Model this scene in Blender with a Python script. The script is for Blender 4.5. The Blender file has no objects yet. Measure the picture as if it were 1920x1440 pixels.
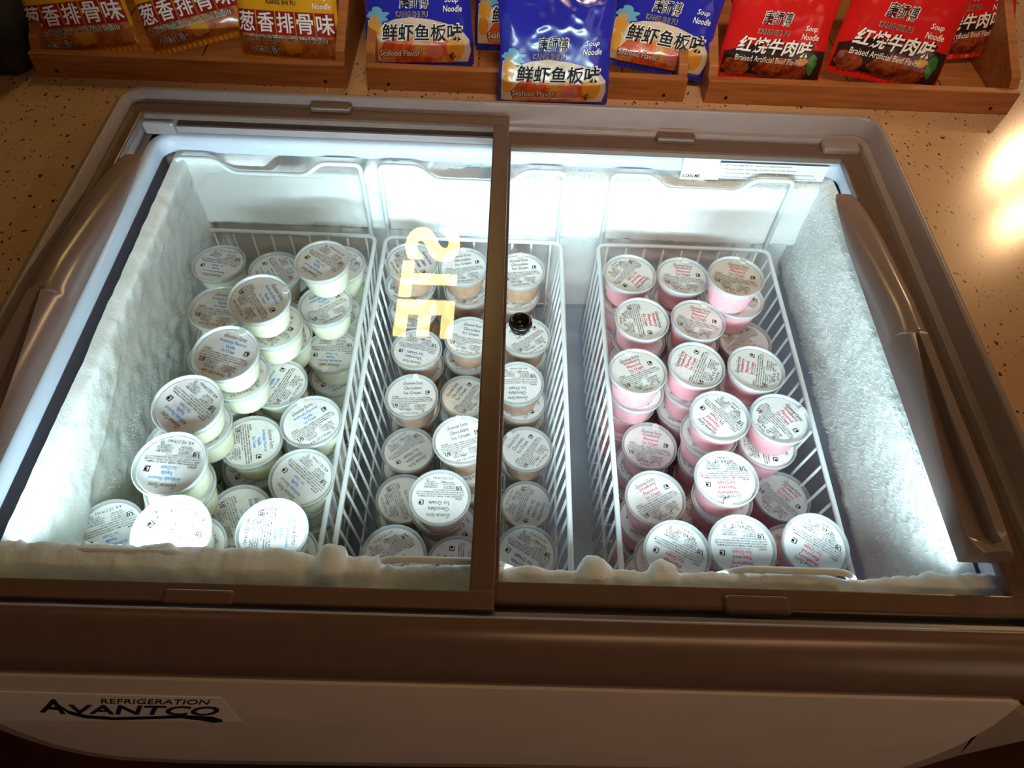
import bpy, bmesh, math, random
import numpy as np
from mathutils import Vector, Matrix, noise

random.seed(7)
PI = math.pi
SC = bpy.context.scene
COL = SC.collection
ZR = 0.87            # height of the freezer rim above the floor; below, z = 0 is the rim

# ------------------------------------------------------------------ camera
F_PX = 1360.0
CAM = np.array([0.0055, -0.1834, 0.5807])
PITCH, YAW, ROLL = 0.95532, -0.02947, 0.05732
_f = np.array([math.sin(-YAW)*math.cos(PITCH), math.cos(YAW)*math.cos(PITCH), -math.sin(PITCH)])
_r0 = np.array([math.cos(YAW), math.sin(YAW), 0.0])
_u0 = np.cross(_r0, _f)
_r = math.cos(ROLL)*_r0 + math.sin(ROLL)*_u0
_u = -math.sin(ROLL)*_r0 + math.cos(ROLL)*_u0
cd = bpy.data.cameras.new('camera')
cd.sensor_width = 36.0
cd.lens = F_PX/1920.0*36.0
cd.clip_start = 0.02
cam = bpy.data.objects.new('camera', cd)
COL.objects.link(cam)
cam.matrix_world = Matrix(((_r[0], _u[0], -_f[0], CAM[0]), (_r[1], _u[1], -_f[1], CAM[1]),
                           (_r[2], _u[2], -_f[2], CAM[2]), (0, 0, 0, 1)))
SC.camera = cam

def at(px, py, val, ax=2):
    """photo pixel -> point on the plane axis = val"""
    d = _f + _r*(px-960)/F_PX - _u*(py-720)/F_PX
    t = (val-CAM[ax])/d[ax]
    return CAM + t*d

# ------------------------------------------------------------------ world, lights, exposure
SC.view_settings.view_transform = 'Standard'
SC.view_settings.look = 'None'
SC.view_settings.gamma = 1.0
SC.view_settings.use_curve_mapping = False
SC.view_settings.exposure = 0.0
w = bpy.data.worlds.new('room_ambient'); SC.world = w
w.use_nodes = True
w.node_tree.nodes['Background'].inputs[0].default_value = (1.0, 0.62, 0.42, 1)
w.node_tree.nodes['Background'].inputs[1].default_value = 0.035

def area(name, loc, target, size, size_y, power, color, spread=PI):
    l = bpy.data.lights.new(name, 'AREA')
    l.shape = 'RECTANGLE'; l.size = size; l.size_y = size_y
    l.energy = power; l.color = color; l.spread = spread
    o = bpy.data.objects.new(name, l); COL.objects.link(o)
    d = Vector(target)-Vector(loc)
    o.rotation_euler = d.to_track_quat('-Z', 'Y').to_euler()
    o.location = loc
    return o
# warm shop lamps: one behind the trays to the right, ceiling strips behind the viewer; added fills last
area('shop_lamp_back', (1.98, 1.99, 1.2), (0.75, 0.5, 0.0), 0.09, 0.09, 4.5, (1.0, 0.62, 0.30))
area('shop_lamp_back_far', (2.10, 2.35, 1.2), (0.75, 0.5, 0.0), 0.07, 0.07, 5.5, (1.0, 0.64, 0.34))
area('shop_lamp_right', (1.9, 0.2, 1.55), (0.5, 0.3, 0.0), 0.3, 0.3, 1.8, (1.0, 0.62, 0.34))
area('ceiling_strip_a', (0.35, -1.15, 1.55), (0.2, 0.0, -0.2), 0.5, 0.05, 0.75, (1.0, 0.56, 0.28), 1.5)
area('ceiling_strip_b', (1.05, -1.05, 1.55), (0.5, 0.0, -0.2), 0.7, 0.05, 1.15, (1.0, 0.56, 0.28), 1.5)
area('ceiling_lamp_left', (-0.9, 0.1, 1.58), (-0.5, 0.8, 0.0), 0.25, 0.25, 0.28, (1.0, 0.60, 0.34))
area('packet_fill', (0.30, -0.10, 1.58), (0.30, 0.98, 0.0), 0.6, 0.12, 1.5, (1.0, 0.70, 0.45), 0.8)  # added fill aimed at the packet faces, no fixture of its own

area('front_fill', (2.1, -2.3, 0.35), (0.4, 0.0, -0.3), 1.2, 1.0, 4.2, (1.0, 0.70, 0.52))  # unseen fill added low behind the viewer to brighten the front panel

# ------------------------------------------------------------------ node / material helpers
class NT:
    def __init__(s, name):
        s.m = bpy.data.materials.new(name); s.m.use_nodes = True
        s.t = s.m.node_tree; s.n = s.t.nodes
        s.b = s.n['Principled BSDF']; s.out = s.n['Material Output']
    def add(s, typ, **kw):
        n = s.n.new(typ)
        for k, v in kw.items():
            if k.startswith('i_'):
                n.inputs[k[2:].replace('_', ' ')].default_value = v
            else:
                setattr(n, k, v)
        return n
    def link(s, a, b): s.t.links.new(a, b)
    def set(s, **kw):
        for k, v in kw.items():
            s.b.inputs[k.replace('_', ' ')].default_value = v
    def coord(s, scale=(1, 1, 1), kind='Object'):
        tc = s.add('ShaderNodeTexCoord'); mp = s.add('ShaderNodeMapping')
        mp.inputs['Scale'].default_value = scale
        s.link(tc.outputs[kind], mp.inputs['Vector'])
        return mp.outputs['Vector']
    def noise(s, vec, scale, detail=4, rough=0.55):
        n = s.add('ShaderNodeTexNoise'); n.inputs['Scale'].default_value = scale
        n.inputs['Detail'].default_value = detail; n.inputs['Roughness'].default_value = rough
        s.link(vec, n.inputs['Vector']); return n.outputs['Fac']
    def ramp(s, fac, stops):
        r = s.add('ShaderNodeValToRGB'); e = r.color_ramp.elements
        while len(e) < len(stops): e.new(0.5)
        for i, (p, c) in enumerate(stops):
            e[i].position = p; e[i].color = c if len(c) == 4 else (*c, 1)
        s.link(fac, r.inputs['Fac']); return r.outputs['Color']
    def bump(s, h, strength=0.2, dist=0.002):
        b = s.add('ShaderNodeBump'); b.inputs['Strength'].default_value = strength
        b.inputs['Distance'].default_value = dist
        s.link(h, b.inputs['Height']); s.link(b.outputs['Normal'], s.b.inputs['Normal'])

def plain(name, col, rough=0.5, spec=0.5, var=0.0, coat=0.0, scale=30):
    k = NT(name); k.set(Roughness=rough)
    k.b.inputs['Specular IOR Level'].default_value = spec
    k.b.inputs['Coat Weight'].default_value = coat
    if var:
        f = k.noise(k.coord(), scale)
        k.link(k.ramp(f, [(0.3, tuple(c*(1-var) for c in col)), (0.7, tuple(min(1, c*(1+var)) for c in col))]), k.b.inputs['Base Color'])
    else:
        k.set(Base_Color=(*col, 1))
    return k.m

M = {}
M['frame'] = plain('grey_brown_plastic', (0.140, 0.092, 0.074), 0.27, 0.45, 0.06, 0.0, 60)
M['rim'] = plain('rim_plastic', (0.27, 0.235, 0.245), 0.36, 0.5, 0.05, 0.0, 60)
M['grip'] = plain('grip_plastic', (0.25, 0.20, 0.195), 0.22, 0.5, 0.03, 0.0, 60)
M['liner'] = plain('liner_plastic', (0.56, 0.63, 0.76), 0.4, 0.4, 0.03)
M['panel'] = plain('white_enamel', (0.72, 0.66, 0.63), 0.45, 0.4, 0.06, 0.0, 9)
M['trim'] = plain('grey_trim', (0.36, 0.32, 0.30), 0.4, 0.5, 0.08)
M['body'] = plain('dark_body', (0.03, 0.025, 0.025), 0.6)
M['black'] = plain('black_rubber', (0.008, 0.008, 0.009), 0.22, 0.6, 0.0, 0.3)
M['white_wire'] = plain('white_coated_wire', (0.80, 0.86, 0.90), 0.4)
M['ink'] = plain('black_ink', (0.010, 0.010, 0.011), 0.6, 0.2)
M['ink_grey'] = plain('grey_ink', (0.045, 0.045, 0.05), 0.6, 0.2)
M['ink_blue'] = plain('blue_ink', (0.03, 0.30, 0.75), 0.6, 0.2)
M['ink_red'] = plain('red_ink', (0.72, 0.05, 0.12), 0.6, 0.2)
M['ink_white'] = plain('white_ink', (0.85, 0.83, 0.80), 0.5, 0.2)
M['ink_navy'] = plain('navy_ink', (0.02, 0.02, 0.09), 0.5, 0.2)
M['paper'] = plain('white_paper', (0.80, 0.82, 0.82), 0.5, 0.3)
M['tab'] = plain('white_foil_tab', (0.88, 0.90, 0.90), 0.4)
M['label'] = plain('lid_film', (0.82, 0.82, 0.82), 0.32, 0.5, 0.04, 0.15, 200)
M['vanilla'] = plain('vanilla_ice_cream', (0.80, 0.82, 0.62), 0.4, 0.45, 0.05, 0.3, 120)
M['chocolate'] = plain('chocolate_ice_cream', (0.50, 0.32, 0.215), 0.4, 0.45, 0.14, 0.3, 90)
M['strawberry'] = plain('strawberry_ice_cream', (0.86, 0.40, 0.455), 0.4, 0.45, 0.08, 0.3, 90)
M['plinth'] = plain('charcoal_stone', (0.022, 0.02, 0.02), 0.7, 0.3, 0.3)
M['ceil'] = plain('ceiling_paint', (0.10, 0.08, 0.07), 0.8, 0.2, 0.05, 0, 4)
M['wallp'] = plain('wall_paint', (0.12, 0.07, 0.045), 0.8, 0.2, 0.08, 0, 4)
M['cab'] = plain('cabinet_front', (0.07, 0.035, 0.022), 0.5, 0.3, 0.15, 0, 12)

def make_floor_mat():
    k = NT('red_floor_tile'); k.set(Roughness=0.5)
    v = k.coord()
    k.link(k.ramp(k.noise(v, 14), [(0.3, (0.05, 0.010, 0.005)), (0.7, (0.085, 0.018, 0.010))]), k.b.inputs['Base Color'])
    return k.m
M['floor'] = make_floor_mat()

def make_counter_mat():
    k = NT('speckled_quartz'); k.set(Roughness=0.16)
    v = k.coord()
    base = k.ramp(k.noise(v, 5, 3), [(0.3, (0.48, 0.31, 0.185)), (0.7, (0.58, 0.40, 0.25))])
    # flecks: stretched cells, only some of them dark
    nz = k.add('ShaderNodeTexNoise'); nz.inputs['Scale'].default_value = 30; k.link(v, nz.inputs['Vector'])
    mx = k.add('ShaderNodeMix', data_type='VECTOR'); mx.inputs['Factor'].default_value = 0.025
    k.link(v, mx.inputs[4]); k.link(nz.outputs['Color'], mx.inputs[5])
    cols = base
    for sc, thr, keep, dark in ((120, 0.20, 0.50, (0.07, 0.035, 0.02)), (230, 0.20, 0.66, (0.16, 0.08, 0.045)), (70, 0.14, 0.94, (0.75, 0.60, 0.42))):
        vo = k.add('ShaderNodeTexVoronoi'); vo.inputs['Scale'].default_value = sc
        mp = k.add('ShaderNodeMapping'); mp.inputs['Scale'].default_value = (1.0, 0.55, 1.0)
        mp.inputs['Rotation'].default_value = (0, 0, sc*0.013)
        k.link(mx.outputs[1], mp.inputs['Vector']); k.link(mp.outputs['Vector'], vo.inputs['Vector'])
        a = k.add('ShaderNodeMath', operation='LESS_THAN'); a.inputs[1].default_value = thr
        k.link(vo.outputs['Distance'], a.inputs[0])
        sp = k.add('ShaderNodeSeparateColor'); k.link(vo.outputs['Color'], sp.inputs[0])
        b = k.add('ShaderNodeMath', operation='GREATER_THAN'); b.inputs[1].default_value = keep
        k.link(sp.outputs[0], b.inputs[0])
        c = k.add('ShaderNodeMath', operation='MULTIPLY'); k.link(a.outputs[0], c.inputs[0]); k.link(b.outputs[0], c.inputs[1])
        m = k.add('ShaderNodeMix', data_type='RGBA'); k.link(c.outputs[0], m.inputs['Factor'])
        k.link(cols, m.inputs[6]); m.inputs[7].default_value = (*dark, 1)
        cols = m.outputs[2]
    k.link(cols, k.b.inputs['Base Color'])
    return k.m
M['counter'] = make_counter_mat()

def make_wood():
    k = NT('tray_wood'); k.set(Roughness=0.5)
    v = k.coord((1.5, 22, 22))
    n = k.noise(v, 6, 6, 0.65)
    k.link(k.ramp(n, [(0.25, (0.22, 0.075, 0.022)), (0.5, (0.36, 0.135, 0.042)), (0.8, (0.47, 0.20, 0.07))]), k.b.inputs['Base Color'])
    k.bump(n, 0.15, 0.001)
    return k.m
M['wood'] = make_wood()

def make_frost():
    k = NT('white_frost'); k.set(Roughness=0.75)
    k.set(Base_Color=(0.86, 0.89, 0.89, 1))
    k.b.inputs['Subsurface Weight'].default_value = 0.25
    k.b.inputs['Subsurface Radius'].default_value = (0.012, 0.014, 0.015)
    k.b.inputs['Subsurface Scale'].default_value = 0.6
    v = k.coord()
    n = k.noise(v, 180, 6, 0.7)
    k.bump(n, 0.45, 0.003)
    return k.m
M['frost'] = make_frost()

def make_glass():
    k = NT('lid_glass')
    tr = k.add('ShaderNodeBsdfTransparent'); tr.inputs[0].default_value = (0.965, 0.985, 0.98, 1)
    gl = k.add('ShaderNodeBsdfGlossy'); gl.inputs['Roughness'].default_value = 0.012
    gl.inputs['Color'].default_value = (1, 1, 1, 1)
    fr = k.add('ShaderNodeFresnel'); fr.inputs['IOR'].default_value = 1.5
    ge = k.add('ShaderNodeNewGeometry')
    inv = k.add('ShaderNodeMath', operation='SUBTRACT'); inv.inputs[0].default_value = 1.0
    k.link(ge.outputs['Backfacing'], inv.inputs[1])
    mu = k.add('ShaderNodeMath', operation='MULTIPLY'); k.link(fr.outputs[0], mu.inputs[0]); k.link(inv.outputs[0], mu.inputs[1])
    mix = k.add('ShaderNodeMixShader'); k.link(mu.outputs[0], mix.inputs[0])
    k.link(tr.outputs[0], mix.inputs[1]); k.link(gl.outputs[0], mix.inputs[2])
    k.link(mix.outputs[0], k.out.inputs['Surface'])
    return k.m
M['glass'] = make_glass()

def make_clear():
    k = NT('clear_lid_plastic')
    tr = k.add('ShaderNodeBsdfTransparent'); tr.inputs[0].default_value = (0.95, 0.97, 0.97, 1)
    k.set(Base_Color=(0.74, 0.78, 0.79, 1), Roughness=0.18)
    k.b.inputs['Specular IOR Level'].default_value = 0.7
    mix = k.add('ShaderNodeMixShader'); mix.inputs[0].default_value = 0.42
    k.link(tr.outputs[0], mix.inputs[1]); k.link(k.b.outputs[0], mix.inputs[2])
    k.link(mix.outputs[0], k.out.inputs['Surface'])
    return k.m
M['clear'] = make_clear()

def emit(name, col, strength):
    k = NT(name)
    e = k.add('ShaderNodeEmission'); e.inputs[0].default_value = (*col, 1); e.inputs[1].default_value = strength
    k.link(e.outputs[0], k.out.inputs['Surface']); return k.m
M['sign_light'] = emit('lit_letter', (1.0, 0.70, 0.25), 25.0)

def foil(name, col, food):
    """glossy printed film; the lower picture area is a blotchy print"""
    k = NT(name); k.set(Roughness=0.2)
    k.b.inputs['Coat Weight'].default_value = 0.5
    k.b.inputs['Coat Roughness'].default_value = 0.12
    v = k.coord()
    n = k.noise(v, 26, 3)
    if food:
        k.link(k.ramp(k.noise(v, 45, 5, 0.6), food), k.b.inputs['Base Color'])
    else:
        k.link(k.ramp(n, [(0.3, tuple(c*0.85 for c in col)), (0.7, col)]), k.b.inputs['Base Color'])
    return k.m
M['blue'] = foil('blue_film', (0.018, 0.022, 0.36), None)
M['red'] = foil('red_film', (0.62, 0.012, 0.012), None)
M['yellow'] = foil('yellow_film', (0.80, 0.36, 0.012), None)
M['cream'] = foil('cream_print', (0.68, 0.58, 0.46), None)
M['maroon'] = foil('maroon_print', (0.30, 0.015, 0.012), None)
M['darkfilm'] = foil('dark_brown_print', (0.030, 0.012, 0.010), None)
M['food_blue'] = foil('seafood_print', None, [(0.25, (0.45, 0.24, 0.04)), (0.42, (0.55, 0.06, 0.02)), (0.52, (0.70, 0.13, 0.03)), (0.68, (0.62, 0.40, 0.14))])
M['food_red'] = foil('beef_print', None, [(0.28, (0.02, 0.008, 0.006)), (0.45, (0.16, 0.02, 0.010)), (0.58, (0.38, 0.08, 0.02)), (0.72, (0.10, 0.03, 0.012))])
M['food_yellow'] = foil('pork_print', None, [(0.28, (0.22, 0.035, 0.012)), (0.45, (0.42, 0.11, 0.03)), (0.58, (0.55, 0.22, 0.06)), (0.75, (0.35, 0.07, 0.02))])
M['sky'] = foil('splash_print', (0.16, 0.42, 0.62), None)
M['golden'] = foil('golden_print', (0.70, 0.33, 0.04), None)
M['leaf'] = foil('green_leaf_print', (0.04, 0.20, 0.03), None)
M['pink'] = foil('pink_print', (0.62, 0.22, 0.17), None)

# ------------------------------------------------------------------ mesh helpers
def mesh_obj(name, verts, faces, mat, parent=None, smooth=False):
    me = bpy.data.meshes.new(name)
    me.from_pydata([tuple(v) for v in verts], [], faces)
    if smooth:
        me.polygons.foreach_set('use_smooth', [True]*len(me.polygons))
    if mat is not None: me.materials.append(M[mat] if isinstance(mat, str) else mat)
    me.update()
    o = bpy.data.objects.new(name, me); COL.objects.link(o)
    if parent is not None: o.parent = parent
    return o

def bm_obj(name, bm, mat, parent=None, smooth=False):
    bmesh.ops.recalc_face_normals(bm, faces=bm.faces)
    me = bpy.data.meshes.new(name); bm.to_mesh(me); bm.free()
    if smooth: me.polygons.foreach_set('use_smooth', [True]*len(me.polygons))
    me.materials.append(M[mat] if isinstance(mat, str) else mat)
    o = bpy.data.objects.new(name, me); COL.objects.link(o)
    if parent is not None: o.parent = parent
    return o

def empty(name, loc=(0, 0, 0), label=None, cat=None, group=None):
    o = bpy.data.objects.new(name, None); COL.objects.link(o); o.location = loc
    o.empty_display_size = 0.03
    return tag(o, label, cat, group)

def tag(o, label=None, cat=None, group=None, kind=None):
    if label: o['label'] = label
    if cat: o['category'] = cat
    if group: o['group'] = group
    if kind: o['kind'] = kind
    return o

def box_bm(x0, x1, y0, y1, z0, z1, bev=0.0, seg=2, bm=None):
    bm = bm or bmesh.new()
    vs = [bm.verts.new((x, y, z)) for x in (x0, x1) for y in (y0, y1) for z in (z0, z1)]
    idx = [(0, 1, 3, 2), (4, 6, 7, 5), (0, 4, 5, 1), (2, 3, 7, 6), (0, 2, 6, 4), (1, 5, 7, 3)]
    fs = [bm.faces.new([vs[i] for i in f]) for f in idx]
    if bev:
        es = list({e for f in fs for e in f.edges})
        bmesh.ops.bevel(bm, geom=es, offset=bev, segments=seg, profile=0.5, affect='EDGES')
    return bm

def box(name, x0, x1, y0, y1, z0, z1, mat, parent=None, bev=0.0, seg=2):
    return bm_obj(name, box_bm(x0, x1, y0, y1, z0, z1, bev, seg), mat, parent)

def rrect(hx, hy, cx, cy, r, n=6):
    pts = []
    for sx, sy, a0 in ((1, 1, 0), (-1, 1, 90), (-1, -1, 180), (1, -1, 270)):
        for i in range(n+1):
            a = math.radians(a0+90*i/n)
            pts.append((cx+sx*(hx-r)+r*math.cos(a), cy+sy*(hy-r)+r*math.sin(a)))
    return pts

def ring(name, X, Y, prof, r, mat, parent=None, cap=False, smooth=True):
    """loft of inset rounded rectangles; prof = [(inset, z)...]"""
    cx, cy = (X[0]+X[1])/2, (Y[0]+Y[1])/2
    vs, fs = [], []
    n = None
    for ins, z in prof:
        p = rrect((X[1]-X[0])/2-ins, (Y[1]-Y[0])/2-ins, cx, cy, max(r-ins, 0.004))
        n = len(p); vs += [(a, b, z) for a, b in p]
    for k in range(len(prof)-1):
        for i in range(n):
            j = (i+1) % n
            fs.append((k*n+i, k*n+j, (k+1)*n+j, (k+1)*n+i))
    if cap: fs.append(tuple(range((len(prof)-1)*n, len(prof)*n)))
    o = mesh_obj(name, vs, fs, mat, parent, True)
    md = o.modifiers.new('edges', 'EDGE_SPLIT'); md.split_angle = math.radians(50)
    return o

def tube(name, pts, rad, mat, parent=None, closed=False, seg=8):
    pts = [Vector(p) for p in pts]; n = len(pts); vs, fs = [], []
    up = None
    for i in range(n):
        a = pts[i-1] if (i > 0 or closed) else pts[0]
        b = pts[(i+1) % n] if (i < n-1 or closed) else pts[-1]
        t = (b-a).normalized()
        if up is None:
            up = Vector((0, 0, 1)) if abs(t.z) < 0.9 else Vector((0, 1, 0))
        s = t.cross(up)
        if s.length < 1e-6: s = t.orthogonal()
        s.normalize(); up = s.cross(t).normalized()
        for k in range(seg):
            an = 2*PI*k/seg
            vs.append(pts[i]+rad*(math.cos(an)*s+math.sin(an)*up))
    for i in range(n if closed else n-1):
        for k in range(seg):
            j = (i+1) % n; l = (k+1) % seg
            fs.append((i*seg+k, i*seg+l, j*seg+l, j*seg+k))
    if not closed:
        fs.append(tuple(range(seg))[::-1]); fs.append(tuple(range((n-1)*seg, n*seg)))
    return mesh_obj(name, vs, fs, mat, parent, True)

def fillet(pts, r, n=4):
    """round the corners of a polyline"""
    pts = [Vector(p) for p in pts]; out = [pts[0]]
    for i in range(1, len(pts)-1):
        a, b, c = pts[i-1], pts[i], pts[i+1]
        d1 = (a-b); d2 = (c-b)
        k = min(r, d1.length*0.45, d2.length*0.45)
        p = b+d1.normalized()*k; q = b+d2.normalized()*k
        for j in range(n+1):
            t = j/n
            out.append((1-t)**2*p+2*t*(1-t)*b+t*t*q)
    out.append(pts[-1]); return out

def lathe(prof, n=32):
    vs, fs = [], []
    for r, z in prof:
        for i in range(n):
            a = 2*PI*i/n
            vs.append((r*math.cos(a), r*math.sin(a), z))
    for k in range(len(prof)-1):
        for i in range(n):
            j = (i+1) % n
            fs.append((k*n+i, k*n+j, (k+1)*n+j, (k+1)*n+i))
    return vs, fs

_tc = {}
def text2d(body, offset=0.0, shear=0.0, res=2):
    """filled outline of a text: verts (x, y) normalised to height of capitals about 0.7, faces, bbox"""
    key = (body, offset, shear, res)
    if key in _tc: return _tc[key]
    cu = bpy.data.curves.new('lettering', 'FONT')
    cu.body = body; cu.resolution_u = res; cu.offset = offset; cu.shear = shear
    o = bpy.data.objects.new('lettering', cu)
    me = bpy.data.meshes.new_from_object(o)
    vs = np.array([v.co[:2] for v in me.vertices]).reshape(-1, 2)
    fs = [tuple(p.vertices) for p in me.polygons]
    bpy.data.objects.remove(o); bpy.data.curves.remove(cu); bpy.data.meshes.remove(me)
    _tc[key] = (vs, fs); return vs, fs

def textfit(body, cx, cy, wid, hei=None, offset=0.0, shear=0.0, res=2, rot=0.0):
    vs, fs = text2d(body, offset, shear, res)
    if len(vs) == 0: return np.zeros((0, 2)), []
    lo, hi = vs.min(0), vs.max(0)
    s = (hi-lo); sx = wid/s[0]; sy = sx if hei is None else hei/s[1]
    p = (vs-(lo+hi)/2)*np.array([sx, sy])
    c, sn = math.cos(rot), math.sin(rot)
    p = np.stack([p[:, 0]*c-p[:, 1]*sn, p[:, 0]*sn+p[:, 1]*c], 1)
    return p+np.array([cx, cy]), fs

def merge2d(parts):
    V, Fc, n = [], [], 0
    for vs, fs in parts:
        V.append(vs); Fc += [tuple(i+n for i in f) for f in fs]; n += len(vs)
    return np.concatenate(V) if V else np.zeros((0, 2)), Fc

def rect2d(cx, cy, w_, h_, rot=0.0):
    c, s = math.cos(rot), math.sin(rot)
    p = [(-w_/2, -h_/2), (w_/2, -h_/2), (w_/2, h_/2), (-w_/2, h_/2)]
    return np.array([(cx+x*c-y*s, cy+x*s+y*c) for x, y in p]), [(0, 1, 2, 3)]

def ring2d(cx, cy, r0, r1, n=14):
    p = [(cx+r*math.cos(2*PI*i/n), cy+r*math.sin(2*PI*i/n)) for r in (r0, r1) for i in range(n)]
    return np.array(p), [(i, (i+1) % n, n+(i+1) % n, n+i) for i in range(n)]

# ------------------------------------------------------------------ the room
def struct(o): o['kind'] = 'structure'; return o
fz = -ZR
struct(box('floor', -2.6, 2.6, -1.6, 2.6, fz-0.05, fz, 'floor'))
struct(box('wall_back', -2.6, 2.6, 2.6, 2.7, fz, 1.66, 'wallp'))
struct(box('ceiling', -2.6, 2.6, -1.6, 2.7, 1.64, 1.74, 'ceil'))

# counter: U-shaped slab round the freezer, on base cabinets
CT = -0.036
bm = bmesh.new()
outline = [(-1.7, 0.06), (-0.518, 0.06), (-0.518, 0.704), (0.518, 0.704), (0.518, 0.06), (1.7, 0.06), (1.7, 1.5), (-1.7, 1.5)]
bot = [bm.verts.new((x, y, CT-0.035)) for x, y in outline]; top = [bm.verts.new((x, y, CT)) for x, y in outline]
def quad(b, ids): b.faces.new([top[i] for i in ids]); b.faces.new([bot[i] for i in reversed(ids)])
vA = [bm.verts.new((-0.518, 1.5, z)) for z in (CT-0.035, CT)]; vB = [bm.verts.new((0.518, 1.5, z)) for z in (CT-0.035, CT)]
for lvl, (t, a, b) in enumerate(((bot, vA[0], vB[0]), (top, vA[1], vB[1]))):
    for f in ((t[0], t[1], t[2], a, t[7]), (t[2], t[3], b, a), (t[3], t[4], t[5], t[6], b)):
        bm.faces.new(f if lvl else tuple(reversed(f)))
ring_t = top[:7]+[vB[1], vA[1]]+[top[7]]; ring_b = bot[:7]+[vB[0], vA[0]]+[bot[7]]
for i in range(len(ring_t)):
    j = (i+1) % len(ring_t)
    bm.faces.new((ring_b[i], ring_b[j], ring_t[j], ring_t[i]))
counter = bm_obj('countertop', bm, 'counter')
tag(counter, 'beige speckled quartz countertop surrounding the chest freezer', 'countertop')
for x0, x1, y0, lab in ((-1.66, -0.56, 0.09, 'dark base cabinet under the counter, left of the freezer'), (0.56, 1.66, 0.09, 'dark base cabinet under the counter, right of the freezer')):
    c = empty('base_cabinet', ((x0+x1)/2, (y0+1.48)/2, fz), lab, 'cabinet')
    cx, cy = (x0+x1)/2, (y0+1.48)/2
    box('carcass', x0-cx, x1-cx, y0-cy, 1.48-cy, 0.0, ZR+CT-0.036, 'cab', c)
    for k in range(2):
        a = x0-cx+0.01+k*(x1-x0)/2; b = a+(x1-x0)/2-0.02
        d = box('door', a, b, y0-cy-0.018, y0-cy, 0.1, ZR+CT-0.05, 'cab', c, 0.003)
        box('handle', (a+b)/2-0.05, (a+b)/2+0.05, y0-cy-0.035, y0-cy-0.018, ZR-0.16, ZR-0.148, 'trim', d, 0.002)

# ------------------------------------------------------------------ chest freezer
fr = empty('display_freezer', (0, 0.35, fz), 'white chest display freezer with grey plastic rim and frosted inside', 'freezer')
def fpart(o):                                    # children are modelled in rim coordinates
    o.location = (0, -0.35, ZR); return o
RX, RY = (-0.515, 0.515), (-0.0115, 0.70)
fpart(ring('rim', RX, RY, [(0.004, -0.075), (0.0, -0.055), (0.0, -0.008), (0.0015, -0.003), (0.005, 0.0), (0.009, 0.0), (0.0115, -0.002),
                           (0.0145, -0.0265), (0.0155, -0.0275), (0.0225, -0.0275), (0.0235, -0.0285), (0.0245, -0.0455), (0.0255, -0.0465), (0.036, -0.0468)], 0.034, 'rim', fr))
fpart(ring('liner_neck', (-0.479, 0.479), (0.0245, 0.664), [(0.0, -0.0469), (0.006, -0.0471), (0.0095, -0.050), (0.012, -0.0685), (0.011, -0.0705), (0.004, -0.0712), (-0.004, -0.0712)], 0.03, 'liner', fr))
fpart(ring('liner', (-0.476, 0.476), (0.030, 0.672), [(0.0, -0.0712), (0.0, -0.44), (0.02, -0.462), (0.03, -0.465)], 0.035, 'liner', fr, cap=True))
fpart(ring('cabinet_shell', (-0.505, 0.505), (0.012, 0.695), [(0.0, -0.07), (0.0, -0.80), (0.01, -0.81)], 0.03, 'body', fr))
for sx in (-1, 1):
    for yy in (0.08, 0.62):
        vs, fs = lathe([(0.0, -0.815), (0.02, -0.815), (0.02, -0.842), (0.024, -0.846), (0.024, -0.8699), (0.0, -0.8699)], 14)
        o = mesh_obj('foot', [(x+sx*0.44, y+yy, z) for x, y, z in vs], fs, 'black', fr); fpart(o)
# stop blocks in the back corners of the track and the track lips
for x0, x1 in ((-0.488, -0.445), (0.437, 0.488)):
    fpart(box('stop_block', x0, x1, 0.655, 0.679, -0.047, -0.0265, 'rim', fr, 0.004, 3))
fpart(box('track_lip', -0.485, 0.435, 0.662, 0.667, -0.0465, -0.0362, 'rim', fr, 0.001))
# front skirt: rolled plastic edge
prof = [(-0.001, -0.030), (-0.001, -0.003), (-0.003, 0.0006), (-0.007, 0.0008), (-0.014, -0.0012), (-0.022, -0.0065), (-0.031, -0.0150), (-0.0375, -0.027), (-0.041, -0.040), (-0.0415, -0.0555), (-0.034, -0.0560), (0.010, -0.058)]
vs, fs = [], []
xs = [-0.5215, -0.518]+list(np.linspace(-0.505, 0.505, 23))+[0.518, 0.5215]
for i, x in enumerate(xs):
    k = 0.004 if i in (0, len(xs)-1) else 0.0
    for y, z in prof:
        vs.append((x, y+k*(1 if y < 0 else 0), z-k*0.4))
n = len(prof)
for i in range(len(xs)-1):
    for k in range(n):
        l = (k+1) % n
        fs.append((i*n+k, i*n+l, (i+1)*n+l, (i+1)*n+k))
fs.append(tuple(range(n))); fs.append(tuple(range((len(xs)-1)*n, len(xs)*n))[::-1])
o = mesh_obj('front_skirt', vs, fs, 'frame', fr, True); fpart(o)
m_ = o.modifiers.new('edges', 'EDGE_SPLIT'); m_.split_angle = math.radians(45)

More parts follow.
